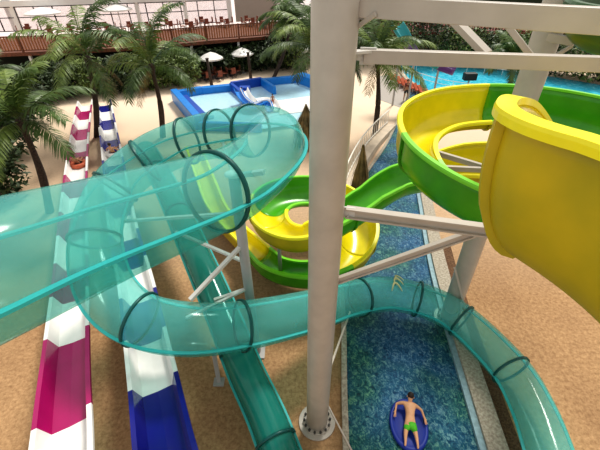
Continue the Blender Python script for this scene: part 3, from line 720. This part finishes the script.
# ------------------------------------------------------------------ footbridge walkway with railing beside the river
wk = catmull([G(346, 214), G(350, 193), G(361, 168), G(375, 147), G(391, 128)], 8)
tb = thing('walkway', 'curved beige walkway with pale railing between the sand and river', 'walkway', wk[0])
bm = bmesh.new(); rows = []
for i, p in enumerate(wk):
    d, s, u = side(wk, i); h = .28+.25*math.sin(PI*i/(len(wk)-1))
    rows.append([bm.verts.new((p+s*x).xy.to_3d()+Vector((0, 0, z))) for x, z in ((-.35, 0), (-.35, h), (.3, h), (.3, 0))])
for A, B in zip(rows, rows[1:]):
    for j in range(4): bm.faces.new((A[j], A[(j+1) % 4], B[(j+1) % 4], B[j]))
bm.faces.new(rows[0][::-1]); bm.faces.new(rows[-1]); bmesh.ops.recalc_face_normals(bm, faces=bm.faces); mesh_obj('deck', bm, M_pave, tb)
tops = []
for i, p in enumerate(wk):
    d, s, u = side(wk, i); h = .28+.25*math.sin(PI*i/(len(wk)-1)); q = p-s*.3; q.z = h; tops.append(q)
for a_ in (.95, .12):
    bm = bmesh.new(); bm_tube(bm, [q+Vector((0, 0, a_)) for q in tops], .04, 8); mesh_obj('handrail', bm, M_rail, tb, True)
for q in arclen(tops, .42):
    bm = bmesh.new(); bm_cyl(bm, q, q+Vector((0, 0, .95)), .022, n=8); mesh_obj('baluster', bm, M_rail, tb)
# ------------------------------------------------------------------ palms
def frond(parent, base, az, elev, L, droop, m, wleaf=.05, nleaf=26, ll=.65, twist=0):
    f = Vector((math.cos(az), math.sin(az), 0)); z = Vector((0, 0, 1)); pts = []; n = 12
    p = base.copy(); el = elev
    for i in range(n+1):
        pts.append(p.copy()); dd_ = f*math.cos(el)+z*math.sin(el); p = p+dd_*(L/n); el -= droop/n*(.5+1.2*i/n)
    bm = bmesh.new(); bm_tube(bm, pts, lambda t: .028*(1-t*.85), 5)
    s = Vector((-f.y, f.x, 0))
    for i in range(nleaf):
        t = .12+.88*i/nleaf; k = t*n; a = int(k); fr = k-a; q = pts[a].lerp(pts[min(n, a+1)], fr); d = (pts[min(n, a+1)]-pts[a]).normalized() if a < n else (pts[n]-pts[n-1]).normalized()
        ln = ll*(math.sin(PI*min(1, .12+t*.83)))**.6*random.uniform(.85, 1.1)
        for sg in (-1, 1):
            dr = (s*sg*.85+d*.65+z*random.uniform(-.45, -.05)).normalized()
            e = q+dr*ln+z*(-.28*ln); mdp = q+dr*ln*.5+z*(-.02*ln); wv = d*wleaf*.5
            v = [bm.verts.new(x) for x in (q-wv*.5, q+wv*.5, mdp+wv, e, mdp-wv)]
            bm.faces.new((v[0], v[1], v[2], v[4])); bm.faces.new((v[4], v[2], v[3]))
    return mesh_obj('frond', bm, m, parent)
def palm(label, base, crown, nf, L, seed, m=None, nm='palm_tree', skirt=0, ll=.65, wl=.05, azs=None):
    random.seed(seed); t = thing(nm, label, 'palm', base)
    mid = (base+crown)/2+Vector((.15, 0, -.1)); pts = catmull([base, mid, crown], 8)
    bm = bmesh.new(); bm_tube(bm, pts, lambda q: .2-.09*q+.012*math.sin(q*90), 10); mesh_obj('trunk', bm, M_trunk, t, True)
    bm = bmesh.new(); bm_ball(bm, crown, (.22, .22, .3)); mesh_obj('crown_heart', bm, M_trunk, t, True)
    for i in range(nf):
        az = (azs[i] if azs and i < len(azs) else 2*PI*i/nf*2.0+random.uniform(-.25, .25)+(PI/nf if i > nf/2 else 0)); lay = i/nf
        el = 1.5-1.4*lay+random.uniform(-.1, .1)
        frond(t, crown+Vector((0, 0, .1)), az, el, L*random.uniform(.85, 1.1), random.uniform(1.3, 1.9), (M_leafb if random.random() < .35 else M_leaf) if m is None else m, wl*1.25, 48, ll*1.1)
    for i in range(skirt):
        frond(t, crown, random.uniform(0, 2*PI), -.5, L*.6, .9, M_dry, wl, 20, ll*.8)
    return t
def top_of(base, py): return col_at(0, py, base)
def pz(base, z): return Vector((base.x, base.y, z))
b = G(50, 212); palm('palm with arching fronds at the left edge, trunk reaching the teal tube', b, AY(22, 124, b.y-.2), 13, 3.3, 3, ll=.7, wl=.06)
b = G(97, 137); palm('tall palm between the two racing slides', b, AY(88, 60, b.y), 13, 4.4, 5, ll=.8, wl=.06, skirt=2)
b = G(163, 137); palm('palm on the sand left of the paddling pool', b, AY(152, 68, b.y), 13, 4.3, 11, ll=.8, wl=.06, skirt=2)
b = G(318, 128); palm('palm half hidden behind the middle column near the pool', b, AY(318, 52, b.y), 16, 4.0, 17, ll=.8, wl=.06)
b = G(374, 137); palm('palm right of the middle column behind the walkway', b, AY(378, 62, b.y), 14, 3.6, 23, ll=.75, wl=.06, skirt=2)
b = G(2, 150); palm('dense dark palm at the far left edge of the sand', b, AY(-14, 84, b.y), 16, 2.6, 29, M_leaf, ll=.75, wl=.06)
b = G(508, 92); palm('dark palm behind the spiral column overhanging the far pool', b, AY(512, 62, b.y), 13, 3.0, 31, M_leaf, ll=.8, wl=.07)
b = G(272, 82); palm('dark palm at the right end of the wooden terrace', b, AY(292, 22, b.y), 16, 3.6, 37, M_leaf, ll=.9, wl=.08)
# dried drooping plants
def dry_cluster(label, base, h, r, seed, n=46):
    random.seed(seed); bm = bmesh.new()
    for i in range(n):
        az = random.uniform(0, 2*PI); rr = r*random.uniform(.5, 1); t_ = base+Vector((random.uniform(-.04, .04), random.uniform(-.04, .04), h*random.uniform(.8, 1)))
        e = base+Vector((math.cos(az)*rr, math.sin(az)*rr, random.uniform(0, .25*h))); md_ = (t_+e)/2+Vector((math.cos(az), math.sin(az), 0))*r*.18
        w_ = Vector((-math.sin(az), math.cos(az), 0))*.05
        v = [bm.verts.new(x) for x in (t_-w_*.4, t_+w_*.4, md_+w_, e+w_*.5, e-w_*.5, md_-w_)]
        bm.faces.new((v[0], v[1], v[2], v[5])); bm.faces.new((v[5], v[2], v[3], v[4]))
    t = thing('dried_plant', label, 'plant', base); mesh_obj('leaves', bm, M_dry, t)
    bm = bmesh.new(); bm_tube(bm, [base, base+Vector((0, 0, h*.9))], .06, 8); mesh_obj('stem', bm, M_trunk, t)
dry_cluster('tall drooping brown plant right of the middle column by the walkway', G(357, 211), 3.4, .55, 4, 150)
dry_cluster('drooping brown plant left of the middle column beside the pool', G(306, 146), 2.7, 1.1, 5, 130)
# ------------------------------------------------------------------ trees behind (jungle)
def tree(label, base, h, r, m, seed, n=1500, ls=.34, group='trees behind the pools and terrace'):
    random.seed(seed); t = thing('jungle_tree', label, 'tree', base, None)
    bm = bmesh.new(); bm_tube(bm, [base, base+Vector((.1, 0, h*.4)), base+Vector((-.05, .1, h*.85))], lambda q: .14-.08*q, 8); mesh_obj('trunk', bm, M_trunk, t, True)
    bm = bmesh.new()
    for i in range(n):
        while True:
            v = Vector((random.uniform(-1, 1), random.uniform(-1, 1), random.uniform(-1, 1)))
            if .25 < v.length < 1: break
        v = v*(1+.18*math.sin(v.x*7)*math.cos(v.z*6)); c = base+Vector((v.x*r, v.y*r, h*.53+v.z*h*.5))
        if c.z < .05: c.z = .05
        a = random.uniform(0, 2*PI); dn = Vector((math.cos(a), math.sin(a), random.uniform(-1.3, .5))).normalized(); sd2 = dn.cross(Vector((random.random()-.5, random.random()-.5, random.random()))).normalized()
        L = ls*random.uniform(.6, 1.4); W = L*.2
        q = [bm.verts.new(x) for x in (c, c+dn*L*.5+sd2*W, c+dn*L, c+dn*L*.5-sd2*W)]; bm.faces.new(q)
    mesh_obj('foliage', bm, m, t); return t
rows_ = [
 (-2, 192, 3.2, 1.7, 0, 'dark bushy tree at the far left edge, nearest the teal tube'), (8, 150, 3.6, 2.2, 0, 'dark bushy tree at the left edge behind the arching palm'), (22, 120, 3.4, 2.5, 0, 'dark bushy tree at the left edge below the terrace corner'), 
 (8, 100, 2.6, 2.0, 0, 'dark leafy tree below the left end of the wooden terrace'), (38, 92, 2.7, 2.2, 0, 'dark tree under the terrace behind the left palm fronds'), (62, 86, 2.6, 2.1, 0, 'dark tree beneath the terrace left of the tall palm'),
 (95, 82, 2.7, 2.1, 1, 'lighter leafy tree behind the tall palm under the terrace'), (125, 80, 2.6, 2.0, 0, 'dark tree under the terrace between the two middle palms'), (150, 77, 2.7, 2.0, 1, 'lighter tree under the terrace behind the pool-side palm'), (180, 74, 2.6, 2.1, 1, 'leafy tree left of the white parasols'),
 (205, 68, 2.6, 2.4, 0, 'dark tree behind the left white parasol'), (230, 65, 2.6, 2.4, 0, 'dark tree between the two white parasols'), (255, 63, 2.6, 2.4, 0, 'dark tree behind the right white parasol'), (280, 62, 3.4, 2.6, 0, 'dark tree at the right end of the terrace'), (297, 64, 5.2, 2.6, 1, 'taller green tree hugging the left of the middle column'),
 (350, 66, 5.2, 2.8, 0, 'dark tree just right of the middle column'), (385, 62, 5.0, 2.8, 1, 'lighter tree behind the palm right of the column'), (425, 58, 4.8, 2.8, 0, 'dark tree beyond the coloured far slide'), (455, 57, 4.4, 2.7, 1, 'light green tree behind the far pool, below the broad brace'), (480, 59, 4.4, 2.7, 0, 'dark tree behind the far pool left of the spiral column'),
 (510, 60, 4.6, 2.7, 1, 'light green tree behind the spiral column'), (545, 64, 4.6, 2.6, 0, 'dark tree right of the spiral column'), (580, 70, 4.6, 2.6, 1, 'light green tree behind the far pool at right'), (608, 74, 5.0, 2.8, 0, 'dark tree at the right edge behind the far pool')]
for i, (px, py, h, r, k_, lb) in enumerate(rows_):
    q_ = G(px, py+6); ye = 66 if px < 470 else 66+(px-470)*.14
    if px > 340: q_ = G(px, ye-2-(i % 2)*1.0); h = 5.4 if px < 430 else 3.7-.2*(i % 2); r = 3.0
    if px < 200 and py < 105: q_ = G(px, py+11); h = 3.0
    tree(lb, q_, h, r, (M_tree, M_tree2)[k_], 100+i, 2600)
# slim pale trunks between the trees on the right
for i, (px, py) in enumerate(((432, 62), (446, 62), (470, 63), (497, 64))):
    b = AY(px, py-3, 43.2); b.z = 0; bm = bmesh.new(); bm_tube(bm, [b, b+Vector((.1, 0, 2)), b+Vector((-.1, 0, 4.6))], .09, 8)
    tag(mesh_obj('bare_trunk', bm, M_trunk, None, True), 'slim bare trunk behind the far pool', 'tree', 'slim bare trunks behind the far pool')
# far back wall closing the hall
# ------------------------------------------------------------------ terrace and restaurant
zd = 2.75
edge = [G(-60, 62, zd), G(0, 57, zd), G(60, 54.5, zd), G(150, 50, zd), G(210, 44, zd), G(300, 37, zd), G(330, 36, zd)]
back = [p+Vector((0, 9, 0)) for p in edge]
td = thing('wooden_terrace', 'raised red-brown wooden terrace with slatted railing across the back', 'terrace', edge[3].xy.to_3d())
bm = bmesh.new(); lo = [bm.verts.new(p) for p in edge+back[::-1]]; hi = [bm.verts.new(p+Vector((0, 0, .3))) for p in edge+back[::-1]]
bm.faces.new(hi); bm.faces.new(lo[::-1])
for i in range(len(lo)): j = (i+1) % len(lo); bm.faces.new((lo[i], lo[j], hi[j], hi[i]))
bmesh.ops.recalc_face_normals(bm, faces=bm.faces); bmesh.ops.triangulate(bm, faces=bm.faces); mesh_obj('deck_slab', bm, M_wood, td)
ez = [p+Vector((0, 0, .3)) for p in edge]
for h_, w_ in ((1.25, .1), (.15, .08)):
    bm = bmesh.new()
    for a, b in zip(ez, ez[1:]): bm_bar(bm, a+Vector((0, 0, h_)), b+Vector((0, 0, h_)), w_, w_)
    mesh_obj('handrail', bm, M_wood, td)
bm = bmesh.new()
for q in arclen(ez, .24): bm_box(bm, q+Vector((0, 0, .7)), (.11, .03, 1.1))
o = mesh_obj('slats', bm, M_wood2, td)
for q in arclen(ez, 3.0):
    bm = bmesh.new(); bm_box(bm, q+Vector((0, -.02, .65)), (.14, .14, 1.35)); mesh_obj('rail_post', bm, M_wood, td)
for px in (27, 140, 190, 238, 278):
    i = 0; q = min(arclen(edge, .1), key=lambda e: abs(proj(e)[0]-px)); bm = bmesh.new(); bm_box(bm, Vector((q.x, q.y+.3, zd/2)), (.22, .22, zd)); mesh_obj('support_column', bm, M_wall, td)
tr_ = thing('wooden_terrace', 'distant dark red terrace behind the trees on the right', 'terrace', Vector((20, 53, 0)))
bm = bmesh.new(); bm_box(bm, (27, 51, 2.2), (46, 7, .35)); mesh_obj('deck_slab', bm, M_dred, tr_)
bm = bmesh.new(); bm_bar(bm, (4, 47.6, 3.6), (50, 47.6, 3.6), .12, .14); mesh_obj('handrail', bm, M_wood, tr_)
bm = bmesh.new()
for q in range(130): bm_box(bm, (4+q*.35, 47.6, 3.0), (.2, .04, 1.15))
mesh_obj('slats', bm, M_wood, tr_)
# restaurant : glazed front wall, columns, fascia, back
zf = zd+.3; ztop = zf+2.55
fr = [(-70, 33), (5, 32), (60, 30), (150, 26), (232, 22)]
fp = [G(px, py, zf) for px, py in fr]
for i in range(len(fp)): fp[i].z = zf
def glazed(n, a, b, cols):
    d = b-a; L = d.length
    f = bpy.data.objects.new('window_%d' % n, None); C.objects.link(f); f.location = a; f['kind'] = 'structure'
    bm = bmesh.new()
    for i in range(cols+1):
        q = a+d*(i/cols); bm_box(bm, q+Vector((0, 0, 1.2)), (.09, .09, 2.4))
    for h_ in (.04, 1.35, 2.36): bm_bar(bm, a+Vector((0, 0, h_)), b+Vector((0, 0, h_)), .08, .08)
    mesh_obj('window_frame', bm, M_mull, f)
    bm = bmesh.new(); bm_bar(bm, a+Vector((0, 0, 1.2)), b+Vector((0, 0, 1.2)), .015, 2.35); mesh_obj('pane', bm, M_glass, f)
for n, (a, b) in enumerate(zip(fp, fp[1:])): glazed(n+1, a, b, (4, 3, 5, 5)[n])
bm = bmesh.new()
for a, b in zip(fp, fp[1:]): bm_bar(bm, a+Vector((0, 0, 2.7)), b+Vector((0, 0, 2.7)), .5, .55)
tag(mesh_obj('wall_back_fascia', bm, M_wall), kind='structure')
for px, py, ww in ((20, 31, 1.0), (142, 26, .4), (188, 24, .35), (231, 22, .5)):
    q = G(px, py, zf); bm = bmesh.new(); bm_box(bm, q+Vector((0, -.15, 1.9)), (ww, .4, 3.8)); tag(mesh_obj('wall_pier', bm, M_wall), kind='structure')
q0 = G(236, 22, zf); q1 = G(279, 20, zf); bm = bmesh.new(); bm_bar(bm, q0+Vector((0, .2, 1.8)), q1+Vector((0, .2, 1.8)), .2, 3.6); tag(mesh_obj('wall_back', bm, M_beige), kind='structure')
q = G(279, 20, zf); bm = bmesh.new(); bm_box(bm, q+Vector((0, -.1, 1.9)), (.4, .4, 3.8)); tag(mesh_obj('wall_pier', bm, M_wall), kind='structure')
# pinkish far wall behind the glass, glow added to stand in for daylight
bm = bmesh.new(); bm_box(bm, (-10, 62, 4.5), (70, .3, 9)); M_pinkglow = mat('pink_wall_daylight_glow', (.95, .84, .82), .9, 0, .1, .3)
pb_ = M_pinkglow.node_tree.nodes['Principled BSDF']; pb_.inputs['Emission Color'].default_value = (1, .96, .95, 1); pb_.inputs['Emission Strength'].default_value = .5
tag(mesh_obj('wall_far', bm, M_pinkglow), kind='structure')
bm = bmesh.new(); bm_box(bm, (34, 56, 3.4), (64, .3, 6.8)); tag(mesh_obj('wall_right', bm, mat('dark_green_wall', (.03, .045, .02), .9)), kind='structure')
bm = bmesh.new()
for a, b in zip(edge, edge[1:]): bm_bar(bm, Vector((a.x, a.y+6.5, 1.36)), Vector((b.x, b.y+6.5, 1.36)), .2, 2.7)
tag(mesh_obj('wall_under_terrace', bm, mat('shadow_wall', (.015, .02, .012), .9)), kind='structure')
# leaning white pier at the far left
# parasols
def parasol(label, base, h, r, m=M_white, grp=None):
    t = thing('parasol', label, 'parasol', base, grp); bm = bmesh.new(); bm_cyl(bm, base, base+Vector((0, 0, h)), .04, n=10); mesh_obj('pole', bm, M_post, t)
    bm = bmesh.new(); ap = bm.verts.new(base+Vector((0, 0, h+.1))); r1 = []; r2 = []; r3 = []
    for i in range(32):
        a = 2*PI*i/32; sc_ = 1 if i % 4 == 0 else .95
        r1.append(bm.verts.new(base+Vector((math.cos(a)*r*.5*sc_, math.sin(a)*r*.5*sc_, h-.1)))); r2.append(bm.verts.new(base+Vector((math.cos(a)*r*sc_, math.sin(a)*r*sc_, h-.42)))); r3.append(bm.verts.new(base+Vector((math.cos(a)*r*sc_, math.sin(a)*r*sc_, h-.55))))
    for i in range(32):
        j = (i+1) % 32; bm.faces.new((ap, r1[i], r1[j])); bm.faces.new((r1[i], r2[i], r2[j], r1[j])); bm.faces.new((r2[i], r3[i], r3[j], r2[j]))
    mesh_obj('canopy', bm, m, t)
    bm = bmesh.new(); bm_cyl(bm, base, base+Vector((0, 0, .08)), .25, n=16); mesh_obj('base', bm, M_post, t)
parasol('white parasol below the terrace, the left of two', G(214, 78), 2.3, 1.15)
parasol('white parasol below the terrace, the right of two', G(244, 73), 2.3, 1.15)
parasol('small white parasol between the fronds beside the middle column', G(305, 70), 2.4, .9)
parasol('large white parasol on the terrace at the left', G(50, 32, zf), 2.3, 1.9)
parasol('large white parasol on the terrace behind the pool-side palm', G(122, 27.5, zf), 2.3, 1.7)
# dark bare posts in the sand near the pool
for px, py, nm in ((212, 87, 'dark wooden post on the sand behind the pool, left of two'), (251, 80, 'dark wooden post on the sand behind the pool, right of two')):
    b = G(px, py); t = thing('wooden_post', nm, 'post', b); bm = bmesh.new(); bm_tube(bm, [b, b+Vector((-.03, 0, 1.2)), b+Vector((-.08, 0, 2.4))], lambda q: .16-.04*q, 10); mesh_obj('shaft', bm, M_trunk, t, True)
    bm = bmesh.new(); bm_cyl(bm, b+Vector((-.08, 0, 2.4)), b+Vector((-.08, 0, 2.48)), .16, n=10); mesh_obj('cap', bm, M_trunk, t)
# tables and chairs
def table_proto(m=M_wood, z=0):
    t = thing('dining_table', 'x', 'table'); bm = bmesh.new(); bm_cyl(bm, (0, 0, .71), (0, 0, .75), .45, n=20); mesh_obj('tabletop', bm, m, t)
    bm = bmesh.new(); bm_cyl(bm, (0, 0, .04), (0, 0, .71), .04, n=8); bm_cyl(bm, (0, 0, 0), (0, 0, .04), .25, n=14); mesh_obj('pedestal', bm, M_mull, t); return t
def chair_proto(m):
    t = thing('dining_chair', 'x', 'chair'); bm = bmesh.new(); bm_box(bm, (0, 0, .45), (.45, .45, .06)); mesh_obj('seat', bm, m, t)
    bm = bmesh.new(); bm_box(bm, (0, .22, .72), (.43, .04, .5)); mesh_obj('backrest', bm, m, t)
    for sx in (-1, 1):
        for sy in (-1, 1): bm = bmesh.new(); bm_box(bm, (.19*sx, .19*sy, .22), (.04, .04, .44)); mesh_obj('leg', bm, M_mull, t)
    return t
def dup(root, loc, rz, label, group):
    r = root.copy(); C.objects.link(r); r.location = loc; r.rotation_euler = (0, 0, rz); r['label'] = label; r['group'] = group
    for ch in list(root.children): c = ch.copy(); C.objects.link(c); c.parent = r
    return r
tpr = table_proto(); cpr = chair_proto(mat('brown_red_chair', (.24, .07, .04), .6))
ft = True
def place(proto, used, loc, rz, label, group):
    if not used[0]: used[0] = True; proto.location = loc; proto.rotation_euler = (0, 0, rz); proto['label'] = label; proto['group'] = group; return proto
    return dup(proto, loc, rz, label, group)
ut = [False]; uc = [False]
def dset(c, lt, lc, gt, gc, n=4):
    place(tpr, ut, c, 0, lt, gt)
    for k in range(n):
        a = k*2*PI/n+.5; place(cpr, uc, c+Vector((math.cos(a)*.75, math.sin(a)*.75, 0)), a-PI/2, lc, gc)
dset(G(206, 80), 'round table under the left white parasol', 'red-brown chair at the table under the left white parasol', 'table under the left parasol', 'chairs under the left parasol')
dset(G(218, 79), 'round table right beside the left white parasol', 'red-brown chair at the table right of the left parasol', 'table right of the left parasol', 'chairs right of the left parasol')
dset(G(231, 76), 'round table left of the right white parasol', 'red-brown chair at the table near the right white parasol', 'table by the right parasol', 'chairs by the right parasol')
for n_, (px, py) in enumerate(((30, 35), (52, 37), (72, 35), (90, 36), (108, 33), (132, 32.5), (150, 33), (170, 29.5), (190, 30), (205, 27), (225, 27), (250, 26), (265, 28), (280, 25))):
    dset(G(px, py, zf), 'round dining table on the wooden terrace', 'red-brown chair on the wooden terrace', 'tables on the terrace', 'chairs on the terrace')
# orange loungers in a row at the far pool
lp = None
def lounger():
    t = thing('sun_lounger', 'x', 'lounger'); bm = bmesh.new(); bm_box(bm, (0, 0, .35), (.6, 1.2, .08)); mesh_obj('seat', bm, M_orange, t)
    bm = bmesh.new(); bm_box(bm, (0, .8, .55), (.6, .08, .65), Matrix.Rotation(-.6, 3, 'X')); mesh_obj('backrest', bm, M_orange, t)
    for sx in (-1, 1):
        for sy in (-1, 1): bm = bmesh.new(); bm_box(bm, (.26*sx, .5*sy, .16), (.05, .05, .32)); mesh_obj('leg', bm, M_white, t)
    return t
lp = lounger(); ul = [False]; la, lb_ = G(398, 84), G(428, 97)
for i in range(8): place(lp, ul, la.lerp(lb_, i/7), .9, 'orange-red sun lounger in the row along the far pool edge', 'sun loungers along the far pool')
poly_slab('trim_7', [G(380, 76), G(398, 74), G(412, 88), G(440, 102), G(440, 115), G(412, 112), G(380, 100)], 0, .02, mat('grey_paving', (.42, .38, .34), .8))
# rope rails in far pool
def rail(pts, label, nb=8):
    t = thing('pool_railing', label, 'railing', pts[0].xy.to_3d()); c = catmull(pts, 8)
    for h in (.9, .5): bm = bmesh.new(); bm_tube(bm, [p+Vector((0, 0, h)) for p in c], .03, 6); mesh_obj('rail', bm, M_white, t)
    for q in arclen(c, 1.5): bm = bmesh.new(); bm_cyl(bm, q, q+Vector((0, 0, .95)), .03, n=6); mesh_obj('post', bm, M_white, t)
rail([G(402, 76, .05), G(420, 84, .05), G(445, 91, .05), G(470, 95, .05)], 'white tube railing at the near edge of the far pool')
rail([G(400, 69, .05), G(440, 71, .05), G(480, 73, .05), G(520, 77, .05)], 'white tube railing along the far side of the turquoise pool')
b = G(467, 88); t = thing('lifeguard_box', 'dark box on a short post standing in the far pool', 'box', b); bm = bmesh.new(); bm_box(bm, b+Vector((0, 0, 1.0)), (1.1, .6, .6)); bevel(mesh_obj('cabinet', bm, M_dark, t), .05); bm = bmesh.new(); bm_cyl(bm, b, b+Vector((0, 0, .7)), .08, n=10); mesh_obj('post', bm, M_post, t)
b = G(347, 108); t = thing('waste_bin', 'teal bin on the sand just right of the middle column', 'bin', b); bm = bmesh.new(); bm_cyl(bm, b, b+Vector((0, 0, .95)), .3, .34, 20); mesh_obj('body', bm, M_teal, t, True); bm = bmesh.new(); bm_cyl(bm, b+Vector((0, 0, .95)), b+Vector((0, 0, 1.05)), .37, .2, 20); mesh_obj('lid', bm, M_teal, t)
# coloured far slide
cs = [AY(398, 22, 30), AY(408, 38, 29), AY(420, 52, 28.5), AY(440, 62, 28.5), AY(456, 68, 28)]
csp = catmull(cs, 8); t = thing('far_slide', 'small teal and purple slide among the trees beyond the column', 'water slide', csp[16].xy.to_3d())
for k_ in range(4):
    bm = bmesh.new(); rows = []
    for i in range(k_*8, k_*8+9):
        p = csp[i]; d, s, u = side(csp, i); rows.append([bm.verts.new(p+s*math.cos(a)*.5+u*math.sin(a)*.5) for a in [PI+PI*j/8 for j in range(9)]])
    for A, B in zip(rows, rows[1:]):
        for j in range(8): bm.faces.new((A[j], A[j+1], B[j+1], B[j]))
    o = mesh_obj('slide_panel', bm, (M_teal, M_purple)[k_ % 2], t, True); o.modifiers.new('t', 'SOLIDIFY').thickness = .05
for i in (4, 14, 24):
    p = csp[i]; bm = bmesh.new(); bm_cyl(bm, (p.x, p.y, 0), (p.x, p.y, p.z-.45), .08, n=10); mesh_obj('support_leg', bm, M_post, t)
